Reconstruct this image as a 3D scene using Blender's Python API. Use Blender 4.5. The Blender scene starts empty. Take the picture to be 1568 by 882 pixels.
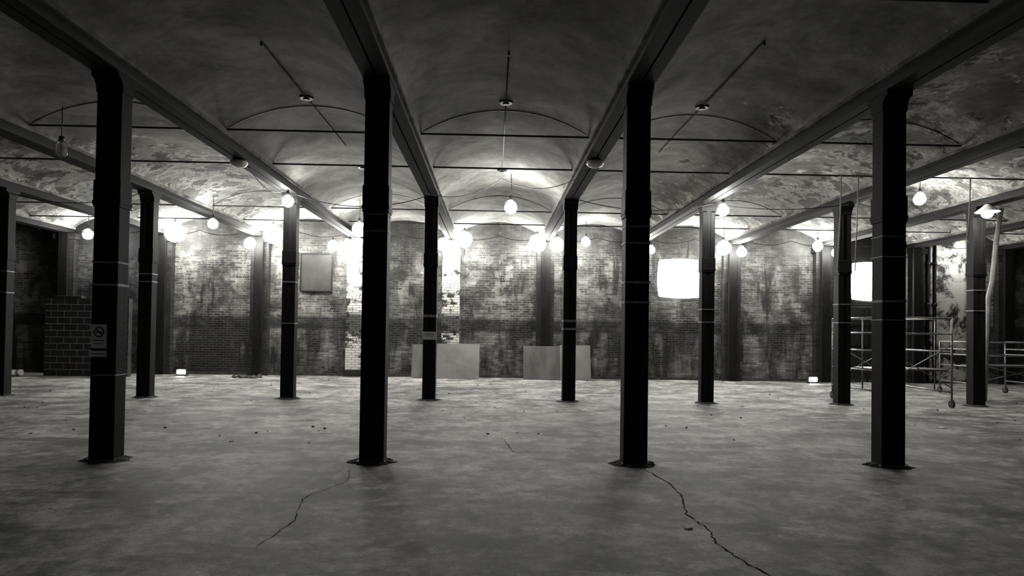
import bpy, bmesh, math, random
from mathutils import Matrix, Vector
random.seed(7)
C=bpy.context.scene.collection
sc=bpy.context.scene
try:
    sc.view_settings.view_transform='Standard'; sc.view_settings.look='None'
except Exception as e: print(e)

# ---------------------------------------------------------------- materials
def g(v): return (v, v*.985, v*.93, 1)
class NB:
    def __init__(s,name):
        s.m=bpy.data.materials.new(name); s.m.use_nodes=True
        s.t=s.m.node_tree; s.n=s.t.nodes; s.l=s.t.links
        s.b=s.n['Principled BSDF']
        s.co=s.n.new('ShaderNodeTexCoord').outputs['Object']
    def set(s,inp,v):
        if hasattr(v,'links') or isinstance(v,bpy.types.NodeSocket): s.l.new(v,inp)
        else: inp.default_value=v
    def math(s,op,a,b=0.0,c=None,clamp=False):
        n=s.n.new('ShaderNodeMath'); n.operation=op; n.use_clamp=clamp
        s.set(n.inputs[0],a); s.set(n.inputs[1],b)
        if c is not None: s.set(n.inputs[2],c)
        return n.outputs[0]
    def noise(s,scale,detail=5,rough=.6,dist=0,sc3=None,off=None):
        n=s.n.new('ShaderNodeTexNoise')
        n.inputs['Scale'].default_value=scale; n.inputs['Detail'].default_value=detail
        n.inputs['Roughness'].default_value=rough; n.inputs['Distortion'].default_value=dist
        src=s.co
        if sc3 or off:
            mp=s.n.new('ShaderNodeMapping'); s.l.new(src,mp.inputs[0])
            if sc3: mp.inputs['Scale'].default_value=sc3
            if off: mp.inputs['Location'].default_value=off
            src=mp.outputs[0]
        s.l.new(src,n.inputs['Vector'])
        return n.outputs['Fac']
    def rng(s,v,a,b,c=0.0,d=1.0,smooth=False):
        n=s.n.new('ShaderNodeMapRange'); n.clamp=True
        if smooth: n.interpolation_type='SMOOTHSTEP'
        s.set(n.inputs[0],v)
        for i,q in enumerate((a,b,c,d)): n.inputs[i+1].default_value=q
        return n.outputs[0]
    def sep(s):
        n=s.n.new('ShaderNodeSeparateXYZ'); s.l.new(s.co,n.inputs[0]); return n.outputs
    def mix(s,f,a,b):
        n=s.n.new('ShaderNodeMix'); n.data_type='FLOAT'
        s.set(n.inputs[0],f); s.set(n.inputs[2],a); s.set(n.inputs[3],b)
        return n.outputs[0]
    def gray(s,v):
        n=s.n.new('ShaderNodeCombineColor')
        s.set(n.inputs[0],v); s.set(n.inputs[1],s.math('MULTIPLY',v,.985)); s.set(n.inputs[2],s.math('MULTIPLY',v,.93))
        return n.outputs[0]
    def out(s,val,rough=.8,bump=None,bs=.3,bd=.02,spec=.3,metal=0):
        s.l.new(s.gray(val),s.b.inputs['Base Color'])
        s.set(s.b.inputs['Roughness'],rough); s.b.inputs['Metallic'].default_value=metal
        s.b.inputs['Specular IOR Level'].default_value=spec
        if bump is not None:
            n=s.n.new('ShaderNodeBump'); n.inputs['Strength'].default_value=bs; n.inputs['Distance'].default_value=bd
            s.l.new(bump,n.inputs['Height']); s.l.new(n.outputs[0],s.b.inputs['Normal'])
        return s.m

def simple(name,lo,hi,scale=3,rough=.7,spec=.3,metal=0,sc3=None,bump=.15):
    b=NB(name); n=b.noise(scale,8,.65,sc3=sc3)
    return b.out(b.rng(n,.3,.7,lo,hi),rough,n,bump,.01,spec,metal)

def emis(name,strength,col=(1,.99,.95,1)):
    m=bpy.data.materials.new(name); m.use_nodes=True
    b=m.node_tree.nodes['Principled BSDF']
    b.inputs['Base Color'].default_value=g(.8)
    b.inputs['Emission Color'].default_value=col; b.inputs['Emission Strength'].default_value=strength
    return m

# floor
b=NB('worn_concrete')
n1=b.noise(.30,9,.62,.3,off=(1,2,0)); n2=b.noise(1.1,12,.78,.15,off=(3,9,0)); n3=b.noise(6,8,.8); n4=b.noise(.75,12,.72,.25,sc3=(.7,1.4,1),off=(11,4,0)); n6=b.noise(3.0,10,.78,.2,off=(7,1,0))
v=b.rng(n1,.38,.62,.20,.44)
v=b.math('MULTIPLY',v,b.rng(n2,.42,.58,.38,1.25))
v=b.math('MULTIPLY',v,b.rng(n6,.42,.58,.58,1.2))
v=b.math('MULTIPLY',v,b.rng(n3,.40,.58,.62,1.15))
stain=b.rng(n4,.51,.58,0,1,True)
v=b.mix(b.math('MULTIPLY',stain,.78),v,.025)
pale=b.rng(b.noise(1.5,12,.76,.2,off=(2,2,0)),.53,.62)
v=b.mix(b.math('MULTIPLY',pale,.5),v,.60)
sp=b.noise(38,3,.6)
v=b.math('MULTIPLY',v,b.rng(sp,.34,.45,.5,1))
M_floor=b.out(v,.66,b.math('ADD',b.math('MULTIPLY',n6,.5),b.math('MULTIPLY',n3,.5)),.5,.022,.34)

# vault plaster
b=NB('peeling_plaster')
s3=b.sep(); X,Y,Z=s3[0],s3[1],s3[2]
n1=b.noise(.4,8,.6,.3); n2=b.noise(1.5,14,.76,.15,off=(5,1,2)); n3=b.noise(8,6,.6); n5=b.noise(2.0,14,.76,.15,off=(1,8,3)); n7=b.noise(.5,4,.5,0,off=(9,9,1))
v=b.math('MULTIPLY',b.rng(n1,.38,.62,.20,.37),b.rng(n3,.3,.6,.85,1.04))
v=b.math('MULTIPLY',v,b.rng(b.noise(.8,12,.74,.3,off=(4,4,8)),.40,.60,.50,1.18))
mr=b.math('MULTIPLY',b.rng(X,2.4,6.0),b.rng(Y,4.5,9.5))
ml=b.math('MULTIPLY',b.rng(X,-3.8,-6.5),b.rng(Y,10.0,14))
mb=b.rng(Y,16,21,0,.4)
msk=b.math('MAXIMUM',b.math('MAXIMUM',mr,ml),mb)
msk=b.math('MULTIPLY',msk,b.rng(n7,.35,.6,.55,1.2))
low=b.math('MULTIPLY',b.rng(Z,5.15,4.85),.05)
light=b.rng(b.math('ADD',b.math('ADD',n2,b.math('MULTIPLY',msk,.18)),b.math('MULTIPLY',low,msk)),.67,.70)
v=b.mix(light,v,b.rng(n5,.42,.57,.22,.70))
dk=b.rng(b.math('ADD',n5,b.math('MULTIPLY',msk,.15)),.66,.69)
v=b.mix(b.math('MULTIPLY',dk,.85),v,.05)
M_vault=b.out(v,.85,b.math('ADD',b.math('MULTIPLY',light,.5),b.math('MULTIPLY',n3,.5)),.3,.02,.15)

# brick wall
def brickmat(name,mode):
    b=NB(name); s3=b.sep(); X,Y,Z=s3[0],s3[1],s3[2]
    cmb=b.n.new('ShaderNodeCombineXYZ'); b.l.new(b.math('ADD',X,Y),cmb.inputs[0]); b.l.new(Z,cmb.inputs[1])
    br=b.n.new('ShaderNodeTexBrick'); b.l.new(cmb.outputs[0],br.inputs['Vector'])
    br.inputs['Scale'].default_value=1; br.inputs['Brick Width'].default_value=.23; br.inputs['Row Height'].default_value=.078
    br.inputs['Mortar Size'].default_value=.010; br.inputs['Mortar Smooth'].default_value=.2
    br.inputs['Color1'].default_value=(.1,.1,.1,1); br.inputs['Color2'].default_value=(.9,.9,.9,1); br.inputs['Mortar'].default_value=(.5,.5,.5,1)
    sepc=b.n.new('ShaderNodeSeparateColor'); b.l.new(br.outputs['Color'],sepc.inputs[0]); tone=sepc.outputs[0]
    mort=br.outputs['Fac']
    n1=b.noise(.5,9,.68,.3); n2=b.noise(1.4,12,.74,.3,off=(3,3,1)); n3=b.noise(12,5,.6)
    drip=b.noise(.9,10,.68,.2,sc3=(2.6,2.6,.45),off=(2,0,7))
    hz=b.noise(1.0,6,.6,0,sc3=(.5,.5,3.5),off=(4,0,2))
    if mode=='wall':
        v=b.math('MULTIPLY',b.rng(tone,.1,.9,.55,1.4),b.rng(n1,.38,.62,.03,.15))
        v=b.math('MULTIPLY',v,b.rng(n2,.40,.60,.45,1.35))
        v=b.math('MULTIPLY',v,b.rng(hz,.38,.62,.65,1.3))
        v=b.mix(mort,v,b.rng(n2,.4,.6,.025,.24))
        ww=b.rng(b.math('ADD',b.math('ADD',b.math('MULTIPLY',n2,.45),b.math('MULTIPLY',drip,.55)),b.math('MULTIPLY',tone,.07)),.57,.64)
        v=b.mix(b.math('MULTIPLY',ww,b.mix(mort,.5,.15)),v,.38)
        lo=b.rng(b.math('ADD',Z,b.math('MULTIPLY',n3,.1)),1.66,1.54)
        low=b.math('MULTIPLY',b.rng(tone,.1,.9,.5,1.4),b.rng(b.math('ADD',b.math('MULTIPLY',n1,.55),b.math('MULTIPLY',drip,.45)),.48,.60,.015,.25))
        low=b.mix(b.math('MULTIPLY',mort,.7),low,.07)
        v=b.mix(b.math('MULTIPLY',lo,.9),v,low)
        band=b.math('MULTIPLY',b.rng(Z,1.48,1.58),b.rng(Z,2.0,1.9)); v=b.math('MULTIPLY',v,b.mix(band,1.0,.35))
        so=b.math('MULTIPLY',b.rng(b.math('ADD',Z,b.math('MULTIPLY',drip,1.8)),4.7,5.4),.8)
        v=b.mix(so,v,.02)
        dd=b.rng(drip,.43,.37); v=b.mix(b.math('MULTIPLY',dd,.88),v,.015)
        dark=b.math('MULTIPLY',b.rng(X,11.2,11.4),b.rng(X,14.2,14.0)); v=b.math('MULTIPLY',v,b.mix(dark,1.0,.06))
        dl=b.math('MULTIPLY',b.rng(X,-15.6,-15.2),b.rng(X,-11.2,-11.6)); v=b.math('MULTIPLY',v,b.mix(dl,1.0,.4))
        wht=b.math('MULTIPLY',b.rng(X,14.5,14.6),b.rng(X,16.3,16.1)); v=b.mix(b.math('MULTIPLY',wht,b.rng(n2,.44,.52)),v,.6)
    elif mode=='dark':
        v=b.math('MULTIPLY',b.rng(tone,.1,.9,.6,1.3),b.rng(n2,.35,.7,.008,.05)); v=b.mix(mort,v,.012)
    else:
        flake=b.rng(b.math('ADD',b.math('MULTIPLY',n2,.9),b.math('MULTIPLY',tone,.12)),.47,.53)
        v=b.mix(flake,.03,.75); v=b.mix(b.math('MULTIPLY',mort,.75),v,.06)
        band=b.math('MULTIPLY',b.rng(Z,1.4,1.5),b.rng(Z,2.2,2.0)); v=b.math('MULTIPLY',v,b.mix(band,1.0,.12))
    h=b.math('SUBTRACT',b.math('MULTIPLY',n3,.4),mort)
    return b.out(v,b.rng(n1,.3,.7,.5,.8),h,.6,.02,.3)
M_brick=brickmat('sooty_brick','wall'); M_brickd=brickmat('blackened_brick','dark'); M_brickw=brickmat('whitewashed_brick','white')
M_col=simple('black_painted_timber',.004,.012,4,.65,.1,sc3=(3,3,.4))
M_colrow=simple('dark_timber',.005,.016,4,.65,.12,sc3=(3,3,.4))
M_beam=simple('sooty_beam',.007,.022,3,.75,.2,sc3=(3,.4,3))
M_ledge=simple('dusty_ledger',.05,.34,2.5,.85,.1)
M_iron=simple('rusty_iron',.012,.035,9,.5,.4,.3)
M_tape=simple('grey_tape',.14,.34,12,.6,.2)
M_white=simple('off_white_enamel',.55,.8,5,.4)
M_pipe=simple('dirty_plastic',.2,.38,5,.5)
M_cable=simple('black_cable',.015,.03,9,.6)
M_lcable=simple('pale_cable',.3,.5,9,.6)
M_block=simple('dark_block',.012,.045,6,.7)
M_mortar=simple('pale_mortar',.25,.4,9,.9,.1)
M_ply=simple('weathered_plywood',.13,.26,.8,.35,.5,bump=.03)
M_plyd=simple('stained_plywood',.05,.18,1.0,.33,.5,sc3=(2,1,.5),bump=.03)
M_board=simple('grimy_board',.025,.06,1.2,.6,.3)
M_steel=simple('galvanised_steel',.10,.26,8,.4,.5,.6)
M_dirt=simple('rubble_dirt',.03,.10,9,.95,.1)
M_crack=simple('crack_dirt',.012,.04,9,.95,.0)
M_paper=simple('paper',.6,.8,9,.8,.1)
M_black=simple('black_ink',.01,.02,9,.6)
M_bulb=emis('lit_frosted_bulb',200); M_big=emis('lit_diffuser',96); M_glow=emis('glowing_pane',26)
M_fill=emis('fill_bulb',110)
bm_=NB('clear_glass'); bm_.b.inputs['Base Color'].default_value=g(.5); bm_.b.inputs['Roughness'].default_value=.1; bm_.b.inputs['Alpha'].default_value=.45; M_clear=bm_.m

# ---------------------------------------------------------------- geometry helpers
class G:
    def __init__(s): s.bm=bmesh.new(); s.mats=[]
    def mi(s,m):
        if m not in s.mats: s.mats.append(m)
        return s.mats.index(m)
    def box(s,x0,x1,y0,y1,z0,z1,m,rot=None,bev=0):
        vs=[s.bm.verts.new((x,y,z)) for x in (x0,x1) for y in (y0,y1) for z in (z0,z1)]
        i=s.mi(m)
        fs=[]
        for f in ((0,1,3,2),(4,6,7,5),(0,4,5,1),(2,3,7,6),(0,2,6,4),(1,5,7,3)):
            fc=s.bm.faces.new([vs[k] for k in f]); fc.material_index=i; fs.append(fc)
        if rot:
            c=Vector(((x0+x1)/2,(y0+y1)/2,(z0+z1)/2))
            for v in vs: v.co=c+rot@(v.co-c)
        if bev:
            es=list({e for f in fs for e in f.edges})
            r=bmesh.ops.bevel(s.bm,geom=es,offset=bev,segments=2,affect='EDGES',profile=.5)
            for f in r['faces']: f.material_index=i
        return vs
    def tube(s,pts,r,m,n=8,cap=True,smooth=True):
        pts=[Vector(p) for p in pts]; i=s.mi(m); rings=[]
        for k,p in enumerate(pts):
            rr=r[k] if isinstance(r,(list,tuple)) else r
            d=(pts[min(k+1,len(pts)-1)]-pts[max(k-1,0)])
            if d.length<1e-9: d=Vector((0,0,1))
            d.normalize()
            up=Vector((0,0,1)) if abs(d.z)<.9 else Vector((1,0,0))
            a=d.cross(up).normalized(); c=a.cross(d).normalized()
            rings.append([s.bm.verts.new(p+(a*math.cos(2*math.pi*j/n)+c*math.sin(2*math.pi*j/n))*rr) for j in range(n)])
        for q in range(len(rings)-1):
            for j in range(n):
                f=s.bm.faces.new((rings[q][j],rings[q][(j+1)%n],rings[q+1][(j+1)%n],rings[q+1][j])); f.material_index=i; f.smooth=smooth
        if cap:
            for rg in (rings[0][::-1],rings[-1]):
                f=s.bm.faces.new(rg); f.material_index=i
    def prism(s,prof,axis,a,b,m,smooth=False):
        i=s.mi(m)
        def mk(p,t): return s.bm.verts.new((t,p[0],p[1]) if axis=='x' else (p[0],t,p[1]))
        A=[mk(p,a) for p in prof]; B=[mk(p,b) for p in prof]; n=len(prof)
        for j in range(n):
            f=s.bm.faces.new((A[j],A[(j+1)%n],B[(j+1)%n],B[j])); f.material_index=i; f.smooth=smooth
        for rg in (A[::-1],B):
            f=s.bm.faces.new(rg); f.material_index=i
    def sphere(s,c,r,m,sz=1,u=16,v=10):
        i=s.mi(m)
        res=bmesh.ops.create_uvsphere(s.bm,u_segments=u,v_segments=v,radius=r,matrix=Matrix.Translation(c)@Matrix.Diagonal((1,1,sz,1)))
        for f in {f for vv in res['verts'] for f in vv.link_faces}: f.material_index=i; f.smooth=True
    def obj(s,name,loc=(0,0,0),parent=None,recalc=True):
        if recalc: bmesh.ops.recalc_face_normals(s.bm,faces=s.bm.faces)
        me=bpy.data.meshes.new(name); s.bm.to_mesh(me); s.bm.free()
        for m in s.mats: me.materials.append(m)
        o=bpy.data.objects.new(name,me); o.location=loc; C.objects.link(o)
        if parent: o.parent=parent
        return o
def empty(name,loc):
    e=bpy.data.objects.new(name,None); e.location=loc; e.empty_display_size=.2; C.objects.link(e); return e

S=3.14; XC=.155
cols=[XC+S*(k+.5) for k in range(-6,6)]
WY=21.9
HS=1.57-.13
SPR=4.78; RISE=.44
RAD=(HS*HS+RISE*RISE)/(2*RISE)
def vz(x):
    u=((x-XC+S/2)%S)-S/2
    u=max(-HS,min(HS,u))
    return SPR+RISE-RAD+math.sqrt(RAD*RAD-u*u)

G_=G(); G_.box(-20,20,-3,26,-.3,0,M_floor); G_.obj('floor')

G_=G(); bm=G_.bm; i=G_.mi(M_vault)
ys=[-3+ .83*k for k in range(31)]; ys[-1]=WY+.05
for k in range(-6,7):
    xc=XC+S*k
    xs=[xc-HS+2*HS*j/28 for j in range(29)]
    grid=[[bm.verts.new((x,y,vz(x) if 0<j<28 else SPR-.06)) for j,x in enumerate(xs)] for y in ys]
    for a in range(len(ys)-1):
        for c in range(28):
            f=bm.faces.new((grid[a][c],grid[a+1][c],grid[a+1][c+1],grid[a][c+1])); f.material_index=i; f.smooth=True
G_.box(-20,20,-3,26,5.32,5.5,M_vault)
G_.obj('ceiling',recalc=False)

def beam(x):
    q=G()
    q.box(x-.125,x+.125,-3,WY,4.60,5.3,M_beam)
    q.box(x-.165,x-.012,-3,WY,4.56,4.625,M_beam); q.box(x+.012,x+.165,-3,WY,4.56,4.625,M_beam)
    for sgn in (-1,1):
        xx=x+sgn*.15; q.box(xx-.028,xx+.028,-3,WY,4.715,4.77,M_ledge)
    q.obj('ceiling_beam')
for x in cols: beam(x)

def column(x,y,front,bands=(),mat=M_col):
    q=G(); w=.145; d=.115
    q.box(x-w,x-w+.1,y-d,y+d,0.02,4.56,mat,bev=.008)
    q.box(x+w-.1,x+w,y-d,y+d,0.02,4.56,mat,bev=.008)
    q.box(x-w+.09,x+w-.09,y-d+.012,y+d-.012,0.02,4.56,mat)
    q.box(x-w-.02,x+w+.02,y-d-.02,y+d+.02,0,.03,M_iron,bev=.006)
    q.box(x-w-.018,x+w+.018,y-d-.018,y+d+.018,3.02,3.06,mat,bev=.004)
    q.box(x-w-.012,x+w+.012,y-d-.012,y+d+.012,2.98,3.30,mat,bev=.006)
    prof=[(y-d,4.34)]
    for t in range(7):
        a=math.pi/2*t/6; prof.append((y-d-.10*(1-math.cos(a)),4.36+.14*math.sin(a)))
    prof+= [(y-d-.10,4.57)]
    p2=[(2*y-a,b_) for a,b_ in prof[::-1]]
    q.prism(prof+p2,'x',x-w-.012,x+w+.012,mat)
    i=q.mi(M_dirt); n=24; c=[]
    for ring,(rr,zz) in enumerate(((.0,.035),(.17,.032),(.25,.002))):
        c.append([q.bm.verts.new((x+math.cos(k*2*math.pi/n)*rr*random.uniform(.85,1.25)*1.05,y+math.sin(k*2*math.pi/n)*rr*random.uniform(.85,1.2)*.9,zz)) for k in range(n)])
    for a_ in (0,1):
        for k in range(n): q.bm.faces.new((c[a_][k],c[a_][(k+1)%n],c[a_+1][(k+1)%n],c[a_+1][k])).material_index=i
    for z,h in bands:
        q.box(x-w-.006,x+w+.006,y-d-.006,y+d+.006,z,z+h,M_tape)
    q.obj('timber_column' )
R1=7.9;R2=14.76
bd={0:[(2.32,.02),(2.05,.03),(1.0,.015)],1:[(2.95,.012),(2.75,.012)],2:[(2.86,.015),(2.66,.02),(2.18,.03),(1.94,.03)],3:[(2.8,.012),(2.55,.015),(2.0,.03),(1.78,.015)]}
for k in range(-6,6):
    x=XC+S*(k+.5)
    if x<-17 or x>17: continue
    idx=k+2
    column(x,R1,True,bd.get(idx,[(2.2,.03)]))
    b2=[(round(random.uniform(1.6,2.8),2),.025) for _ in range(2)]
    if abs(x+1.415)<.1: b2=[(1.86,.06)]
    if abs(x-1.725)<.1: b2=[(1.80,.05),(1.62,.05)]
    column(x,R2,False,b2,M_colrow)
    if abs(x)>2: column(x,1.04,False,[])
e=empty('paper_notice',(-1.415,R2-.125,1.45))
q=G(); q.box(-.15,.15,-.004,0,-.09,.09,M_paper); q.obj('sheet',parent=e)
q=G(); q.box(-.1,.1,-.007,-.004,.03,.045,M_tape); q.box(-.1,.08,-.007,-.004,-.02,-.01,M_tape); q.obj('printing',parent=e)

wins=[(5.57,7.15,2.8,4.05),(12.2,13.6,2.8,4.05)]
q=G()
xs=[-20,5.57,7.15,12.2,13.6,20]
for a in range(5):
    if a in (1,3):
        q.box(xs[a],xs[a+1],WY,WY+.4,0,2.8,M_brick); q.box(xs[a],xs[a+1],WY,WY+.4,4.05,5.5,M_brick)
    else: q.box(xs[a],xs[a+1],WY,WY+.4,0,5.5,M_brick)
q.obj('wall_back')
q=G(); q.box(-20.3,-20,-3,WY+.4,0,5.5,M_brick); q.obj('wall_left')
q=G(); q.box(20,20.3,-3,WY+.4,0,5.5,M_brick); q.obj('wall_right')
for n,(a,b_,c,d) in enumerate(wins):
    e=empty(f'window_{n+1}',((a+b_)/2,WY,(c+d)/2)); hw=(b_-a)/2; hh=(d-c)/2
    q=G()
    for (x0,x1,z0,z1) in ((-hw,hw,-hh,-hh+.05),(-hw,hw,hh-.05,hh),(-hw,-hw+.05,-hh,hh),(hw-.05,hw,-hh,hh),(-.02,.02,-hh,hh)):
        q.box(x0,x1,.06,.12,z0,z1,M_white)
    q.obj('frame',parent=e)
    q=G(); i=q.mi(M_glow); N=14; rows=[]  # made-up sheet over the window, bulged so its glow reaches the wall around
    for jj in range(N+1):
        row=[]
        for ii in range(N+1):
            u=-1+2*ii/N; w_=-1+2*jj/N
            su=u*math.sqrt(1-.16*w_*w_*abs(u)); sw=w_*math.sqrt(1-.16*u*u*abs(w_))
            dep=.15*(1-abs(u)**4)*(1-abs(w_)**4)
            row.append(q.bm.verts.new((su*(hw+.04),-.012-dep,sw*(hh+.04))))
        rows.append(row)
    for jj in range(N):
        for ii in range(N):
            f=q.bm.faces.new((rows[jj][ii],rows[jj][ii+1],rows[jj+1][ii+1],rows[jj+1][ii])); f.material_index=i; f.smooth=True
    q.obj('bulged_glow_pane',parent=e)
for x in cols:
    if abs(x)>19: continue
    q=G(); m=M_brickd
    if abs(x+4.555)<.1 or abs(x+1.415)<.1: m=M_brickw
    q.box(x-.29,x+.29,WY-.24,WY-.002,0,4.5,m)
    q.box(x-.36,x+.36,WY-.3,WY-.002,4.36,4.55,m); q.box(x-.33,x+.33,WY-.28,WY-.002,0,.22,M_brickd)
    if m is M_brickd:
        q.box(x-.15,x+.15,WY-.36,WY-.24,0,4.55,M_colrow,bev=.01)
    q.obj('brick_pilaster')
q=G()
ed=[-20]+[c for x in cols if abs(x)<19 for c in (x-.34,x+.34)]+[20]
for a,b_ in zip(ed[::2],ed[1::2]): q.box(a,b_,WY-.07,WY-.002,0,.09,M_dirt)
q.obj('baseboard_back')

for y in (3.85,6.05,10.7,12.9,17.55,19.75):
    q=G(); q.tube([(-19.9,y,4.80),(19.9,y,4.80)],.017,M_iron,8)
    for x in cols:
        for sx in (-.15,.15): q.box(x+sx-.02,x+sx+.02,y-.05,y+.05,4.75,4.85,M_iron)
    if y in (3.85,10.7,17.55):
        for k in range(-5,6):
            xc=XC+S*k
            q.tube([(xc+u*HS/12,y,vz(xc+u*HS/12*.995)-.006) for u in range(-12,13)],.007,M_iron,6)
    q.obj('tie_rod')

for k,(y0,y1,yb) in {0:(8.4,15,10.3),-1:(8.3,13,10.3),1:(7.9,13,10.3)}.items():
    xc=XC+S*k; z=vz(xc)
    q=G(); mm=M_iron if k==0 else M_ledge
    q.tube([(xc,y0,z-.012),(xc,y1,z-.012)],.009,mm,6)
    for yy in (yb,yb+4.4):
        q.tube([(xc,yy,z),(xc,yy,z-.03)],[.11,.10],M_iron,16); q.tube([(xc,yy,z-.03),(xc,yy,z-.05)],[.05,.045],M_iron,12)
    q.tube([(xc,y0,z-.01),(xc,y0,z-.07)],.015,M_iron,6)
    q.obj('ceiling_conduit')

# lamps
def hang(name,x,y,z,r,big=False,mb=None):
    onbeam=min(abs(x-c) for c in cols)<.19
    zt=4.56 if onbeam else vz(x)-.005
    z=min(z,zt-r*1.1-.12)
    e=empty(name,(x,y,z))
    q=G()
    if big: q.sphere((0,0,0),r,mb or M_big,1.0)
    else:
        # pear-shaped bulb
        q.tube([(0,0,r*t) for t in (-1,-.92,-.7,-.35,0,.35,.65,.9,1.15)],[r*.05,r*.42,r*.74,r*.95,r,r*.92,r*.7,r*.42,r*.3],mb or M_bulb,16)
    q.obj('bulb',parent=e)
    q=G(); q.tube([(0,0,r*.95),(0,0,r*.95+.12)],[.04,.028],M_cable,10)
    for j in range(4):
        a=math.pi/2*j+.4
        q.tube([(math.cos(a)*rr,math.sin(a)*rr,zz) for rr,zz in ((.03,r+.05),(r*.95,r*.75),(r*1.12,0),(r*.85,-r*.8),(.0,-r*1.1))],.004,M_iron,5)
    q.obj('socket_and_cage',parent=e)
    h=r*.95+.12
    if zt-z>h+.01:
        q=G(); q.tube([(0,0,h-.02),(.01,0,(h+zt-z)/2),(0,0,zt-z)],.009,M_cable,6); q.obj('cord',parent=e)
LP=[(-12.24,20,4.3,.15,0),(-9.66,20,4.42,.31,1),(-7.25,17,4.22,.12,0),(-7.41,20,4.27,.17,0),(-6.72,20,4.42,.30,1),(-4.47,14.2,4.36,.12,0),
(-5.03,20.5,4.14,.16,0),(-4.50,20.5,4.24,.24,1),(-3.7,18,4.3,.2,1),(-1.60,20.5,4.25,.21,1),(-.94,20.5,4.42,.26,1),(.37,15,4.42,.145,0),
(1.36,20.5,4.34,.28,1),(1.98,20.5,4.3,.24,1),(2.82,20,4.34,.15,0),(4.97,20.5,4.2,.13,0),(7.29,20.5,4.3,.24,1),(7.87,20.5,4.2,.16,0),
(5.03,14.2,4.36,.125,0),(10.32,20.5,4.42,.16,0),(10.9,20.5,4.25,.13,0),(9.64,14.5,4.7,.13,0),(15.2,20.3,4.2,.14,1)]
for x,y,z,r,bg in LP:
    if y>=20:
        s_=21.15/y; x*=s_; z=1.6+(z-1.6)*s_; y=21.15
    hang('added_fill_light',x,y,z,r,bool(bg))
e=empty('reflector_lamp',(10.9,14.1,4.36))
q=G(); q.sphere((0,0,-.02),.12,M_bulb); q.obj('bulb',parent=e)
q=G(); q.tube([(0,0,.16),(0,0,.10),(0,0,.0)],[.05,.12,.24],M_white,20,cap=False); q.tube([(0,0,.14),(0,0,.2)],.035,M_cable); q.obj('shade',parent=e)
for x,y in ((-2.2,-1.5),(4,-1.5)): hang('added_fill_light',x,y,4.3,.05,False,M_fill)  # added fill bulbs behind the camera, to lift the near ceiling and floor
for x in (10.45,-9.85):
    e=empty('floor_work_light',(x,21.0,.0))
    q=G(); q.box(-.13,.13,-.03,.03,.06,.2,M_glow,bev=.02); q.obj('lens',parent=e)
    q=G(); q.box(-.16,.16,.02,.1,.03,.23,M_iron,bev=.02); q.tube([(-.18,-.12,.012),(-.18,.15,.012),(.18,.15,.012),(.18,-.12,.012)],.012,M_iron,6)
    q.tube([(-.18,.05,.012),(-.18,.05,.15)],.012,M_iron,6); q.tube([(.18,.05,.012),(.18,.05,.15)],.012,M_iron,6); q.obj('stand',parent=e)
for x,y in ((-4.555,11.7),(1.725,11.2)):
    e=empty('dome_ceiling_light',(x,y,4.56))
    q=G(); q.tube([(0,0,0),(0,0,-.04)],[.11,.11],M_iron,18); q.obj('mount',parent=e)
    q=G(); q.tube([(0,0,-.03),(0,0,-.07),(0,0,-.11),(0,0,-.14)],[.15,.15,.12,.04],M_white,20); q.obj('globe',parent=e)
e=empty('glass_jar_lamp',(-6.95,10.62,4.48))
q=G(); q.tube([(0,0,.05),(0,0,.02),(0,0,-.02),(0,0,-.16),(0,0,-.2)],[.04,.045,.08,.085,.05],M_clear,16); q.obj('jar',parent=e)
q=G(); q.tube([(0,0,.04),(0,0,.12)],.04,M_iron,12); q.tube([(0,0,.1),(0,0,vz(-6.95)-4.49)],.007,M_cable,6)
for a in range(6):
    c,s_=math.cos(a*1.047)*.09,math.sin(a*1.047)*.09; q.tube([(c*.5,s_*.5,.05),(c,s_,-.02),(c,s_,-.16),(c*.3,s_*.3,-.23)],.004,M_iron,5)
q.obj('cage',parent=e)

def cable(pts,sag,r=.009,m=M_cable,name='draped_cable'):
    q=G(); P=[]
    for a,b_ in zip(pts[:-1],pts[1:]):
        a=Vector(a);b_=Vector(b_)
        for t in range(12):
            u=t/12; p=a.lerp(b_,u); p.z-=sag*4*u*(1-u); P.append(p)
    P.append(Vector(pts[-1])); q.tube(P,r,m,5); q.obj(name)
cable([(-1.5,14.2,4.55),(.155,14.6,5.0),(1.6,12.5,4.55)],.22,m=M_lcable)
cable([(-4.5,11.9,4.55),(-4.5,14.0,4.5)],.2)
cable([(-4.35,14.4,4.5),(-1.5,14.5,4.55)],.25)
cable([(1.8,14.5,4.55),(4.9,14.5,4.5)],.2)
for k in range(-5,6):
    x=XC+S*(k-.5)
    cable([(x+.2,20.75,4.55),(x+S/2,20.75,4.6),(x+S-.2,20.75,4.55)],.12)
cable([(4.9,14.5,4.5),(8.0,14.5,4.55)],.12)
cable([(-10.8,14.6,4.5),(-7.7,14.5,4.5)],.25)

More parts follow.
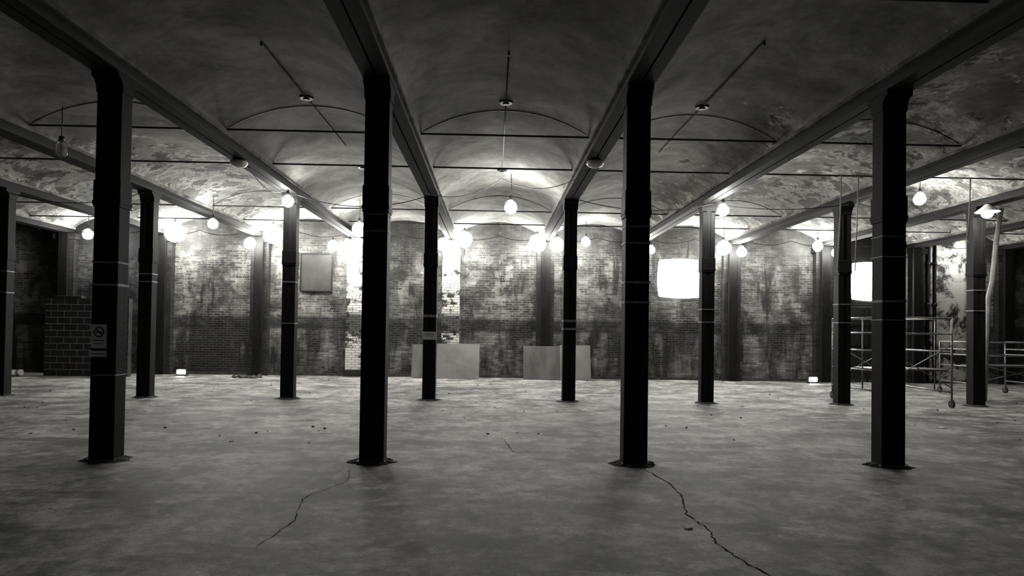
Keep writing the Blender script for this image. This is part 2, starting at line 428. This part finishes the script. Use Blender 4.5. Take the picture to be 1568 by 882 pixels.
e=empty('boarded_window',(-5.9,WY-.002,3.43))
q=G(); q.box(-.5,.5,-.03,0,-.6,.6,M_board); q.obj('board',parent=e)
q=G()
for x0,x1,z0,z1 in ((-.54,.54,-.64,-.6),(-.54,.54,.6,.64),(-.54,-.5,-.6,.6),(.5,.54,-.6,.6)): q.box(x0,x1,-.05,0,z0,z1,M_iron)
q.obj('trim',parent=e)
def sheet(x0,x1,h,m,name,lean=.28,splits=()):
    q=G(); a=math.asin(lean/h)
    ed=[x0]+list(splits)+[x1]
    for j,(u,v) in enumerate(zip(ed[:-1],ed[1:])):
        hh=h-(.04 if j==0 else 0); t=.018
        y0=WY-.42-lean-j*.03
        mm=m[j%len(m)]
        vs=q.box(u,v-.01,0,t,0,hh,mm)
        R=Matrix.Rotation(-a,3,'X')
        for vv in vs: vv.co=R@vv.co+Vector((0,y0,0.012))
    q.obj(name)
sheet(-2.62,-.42,1.15,[M_plyd,M_ply],'leaning_plywood_sheet',splits=(-1.82,))
sheet(1.01,3.22,1.15,[M_plyd,M_ply],'leaning_plywood_sheet',splits=(2.2,))

q=G(); x0,x1=-13.8,-11.25; yb=20.5
q.box(x0+.01,x1-.01,yb+.012,yb+.188,0,2.39,M_mortar)
for r in range(12):
    off=.2 if r%2 else 0
    x=x0-off
    while x<x1-.02:
        a=max(x,x0);c=min(x+.4,x1)
        if c-a>.05: q.box(a+.012,c-.012,yb,yb+.2,r*.2+.012,r*.2+.19,M_block,bev=.005)
        x+=.4
q.box(x1-.012,x1,yb,yb+.2,0,2.4,M_block)
q.box(x0+.3,x0+1.1,yb,yb+.2,2.39,2.47,M_block,bev=.01)
q.obj('cinder_block_wall')
q=G(); q.tube([(-15.6,20.1,.1),(-14.4,20.3,.1)],.09,M_white,14); q.tube([(-14.42,20.3,.1),(-14.3,20.31,.1)],.1,M_white,14); q.obj('white_pipe_length')
q=G()
q.box(11.5,13.9,WY-.05,WY-.002,.0,2.55,M_iron,bev=.01)
for z in (.5,1.2,1.9): q.box(11.55,13.85,WY-.08,WY-.05,z,z+.06,M_colrow)
q.box(12.7,12.74,WY-.07,WY-.05,0,2.55,M_black)
q.obj('door_1')
q=G()
for x in (14.75,15.0):
    q.tube([(x,WY-.12,0),(x,WY-.12,4.7)],.06,M_colrow,12)
    for z in (.8,2.6,4.0): q.tube([(x,WY-.12,z),(x,WY-.12,z+.12)],.08,M_iron,12); q.box(x-.03,x+.03,WY-.12,WY-.002,z+.03,z+.09,M_iron)
q.obj('wall_pipe')
q=G(); q.tube([(13.05,16.4,4.9),(12.75,16.2,4.0),(12.5,16.0,3.0),(12.4,16,2.6),(12.3,16,.0)],.055,M_pipe,12); q.obj('plastic_drain_pipe')
for x,y,zb in ((6.95,12.87,2.9),(7.3,12.87,2.9),(9.6,12.87,3.6)):
    q=G(); q.tube([(x,y,4.8),(x-.02,y,4.0),(x-.06,y,zb)],.011,M_lcable,6)
    q.tube([(x-.06,y,zb),(x-.1,y,zb-.06),(x-.04,y,zb-.1),(x-.06,y,zb)],.011,M_lcable,6); q.obj('hanging_rope')

def scaffold(x0,x1,y0,y1,h,name):
    e=empty(name,((x0+x1)/2,(y0+y1)/2,0)); hx=(x1-x0)/2; hy=(y1-y0)/2
    for n,sx in enumerate((-1,1)):
        q=G(); X=sx*hx
        for Y in (-hy,hy): q.tube([(X,Y,.24),(X,Y,h)],.022,M_steel,8)
        for z in (.35,.8,1.25,h-.35,h): q.tube([(X,-hy,z),(X,hy,z)],.02,M_steel,8)
        q.tube([(X,-hy*.4,.35),(X,-hy*.4,h)],.015,M_steel,6)
        q.obj(f'end_frame_{n+1}',parent=e)
        for m_,Y in enumerate((-hy,hy)):
            q=G(); q.tube([(X,Y,.15),(X,Y,.26)],.018,M_iron,8)
            q.tube([(X-.022,Y,.085),(X+.022,Y,.085)],.085,M_iron,18); q.tube([(X-.04,Y,.085),(X+.04,Y,.085)],.02,M_steel,8)
            q.box(X-.035,X+.035,Y-.03,Y+.03,.15,.18,M_steel)
            q.obj(f'caster_{n*2+m_+1}',parent=e)
    q=G()
    for Y in (-hy,hy):
        q.tube([(-hx,Y,.45),(hx,Y,h-.6)],.012,M_steel,6); q.tube([(-hx,Y+.02,h-.6),(hx,Y+.02,.45)],.012,M_steel,6)
        q.tube([(-hx,Y,h),(hx,Y,h)],.018,M_steel,8); q.tube([(-hx,Y,h-.35),(hx,Y,h-.35)],.015,M_steel,8)
    q.obj('braces',parent=e)
    q=G(); q.box(-hx,hx,-hy+.1,-.02,.81,.85,M_plyd); q.obj('plank',parent=e)
scaffold(8.55,10.25,14.3,16.2,2.0,'rolling_scaffold')
scaffold(12.7,14.6,16.6,18.2,1.45,'rolling_scaffold')

e=empty('no_smoking_sign',(-4.6,R1-.125,1.46))
q=G(); q.box(-.088,.088,-.004,0,-.14,.14,M_white); q.obj('plate',parent=e)
q=G(); pts=[(.055*math.cos(a*math.pi/8),-.006,.05+.055*math.sin(a*math.pi/8)) for a in range(17)]
q.tube(pts,.007,M_black,6,cap=False); q.tube([(-.04,-.006,.09),(.04,-.006,.01)],.006,M_black,6); q.box(-.04,.04,-.006,-.004,.042,.056,M_black)
q.box(-.06,.06,-.006,-.004,-.055,-.042,M_black); q.box(-.06,.05,-.006,-.004,-.09,-.082,M_black); q.obj('printing',parent=e)
q=G(); q.box(-.11,.09,-.004,0,-.24,-.17,M_white); q.box(-.09,.07,-.006,-.004,-.21,-.2,M_black); q.obj('label',parent=e)

def crack(pts,w,name):
    q=G(); i=q.mi(M_crack); L=[];Rr=[]; P=[]
    for a,b_ in zip(pts[:-1],pts[1:]):
        for t in range(10):
            u=t/10; P.append((a[0]+(b_[0]-a[0])*u+random.uniform(-.015,.015),a[1]+(b_[1]-a[1])*u+random.uniform(-.02,.02)))
    for x,y in P:
        ww=w*random.uniform(.25,1); L.append(q.bm.verts.new((x-ww,y,.0025))); Rr.append(q.bm.verts.new((x+ww,y+ww*.3,.0025)))
    for j in range(len(P)-1): q.bm.faces.new((L[j],Rr[j],Rr[j+1],L[j+1])).material_index=i
    q.obj(name)
crack([(1.78,7.6),(1.9,6.9),(1.86,6.3),(1.72,5.7),(1.78,5.3),(1.72,4.9),(1.8,4.5),(1.9,4.1),(2.0,3.6)],.008,'floor_crack')
crack([(-1.6,7.5),(-1.5,6.9),(-1.75,6.2),(-1.62,5.5),(-1.7,4.7)],.005,'floor_crack')
crack([(-4.1,7.98),(-1.9,7.98)],.006,'floor_joint')
crack([(.15,9.8),(.3,8.6),(.42,8.5),(.6,8.9)],.006,'floor_crack')
def clump(x,y,rx,ry,h,name,n=26,m=M_dirt):
    q=G()
    for _ in range(n):
        a=random.uniform(0,6.28); t=random.random()**.6
        s_=random.uniform(.015,.05)*(h/.08)
        px,py=x+math.cos(a)*rx*t,y+math.sin(a)*ry*t
        R=Matrix.Rotation(random.uniform(0,3),3,Vector((random.random(),random.random(),1)).normalized())
        q.box(px-s_,px+s_,py-s_*.8,py+s_*.8,0,s_*random.uniform(.4,1),m,rot=R)
    i=q.mi(m); c=q.bm.verts.new((x,y,h*.6)); ring=[q.bm.verts.new((x+math.cos(k*.314)*rx*random.uniform(.6,.95),y+math.sin(k*.314)*ry*random.uniform(.6,.95),.001)) for k in range(20)]
    for k in range(20): q.bm.faces.new((c,ring[k],ring[(k+1)%20])).material_index=i
    q.obj(name)
clump(-7.6,20.6,.45,.25,.12,'rubble_pile',40)
q=G()
for (x,y,a,s_) in ((1.62,5.32,.3,.03),(7.85,11.2,.5,.08),(-3.6,9.2,.9,.02),(8.1,9.4,.2,.04),(.4,10.2,1,.02),(4.6,13,.4,.04),(2.6,12.2,.4,.03),(-2.2,13.1,2,.03),(3.3,18.2,2,.04)):
    q.box(x-s_,x+s_,y-s_*.7,y+s_*.7,.003,.012,M_paper,rot=Matrix.Rotation(a,3,'Z'))
q.obj('paper_litter')
q=G()
for _ in range(260):
    x=random.uniform(-12,13);y=random.uniform(9,21);s_=random.uniform(.004,.018)
    if abs(y-R2)<.45 : continue
    q.box(x-s_,x+s_,y-s_,y+s_,0,s_,random.choice((M_dirt,M_dirt,M_mortar)),rot=Matrix.Rotation(random.uniform(0,3),3,'Z'))
q.obj('scattered_debris')

w=bpy.data.worlds.new('world'); sc.world=w; w.use_nodes=True
nt=w.node_tree
nt.nodes['Background'].inputs[0].default_value=g(1); nt.nodes['Background'].inputs[1].default_value=.045
cam=bpy.data.cameras.new('camera'); co=bpy.data.objects.new('camera',cam); C.objects.link(co); sc.camera=co
cam.sensor_width=36; cam.lens=1000/1568*36; cam.shift_y=47/1568; cam.clip_end=200
M=Matrix.Rotation(math.radians(-1.66),4,'Z')@Matrix.Rotation(math.radians(91.0),4,'X')@Matrix.Rotation(math.radians(.8),4,'Z')
co.matrix_world=Matrix.Translation((0,0,1.6))@M
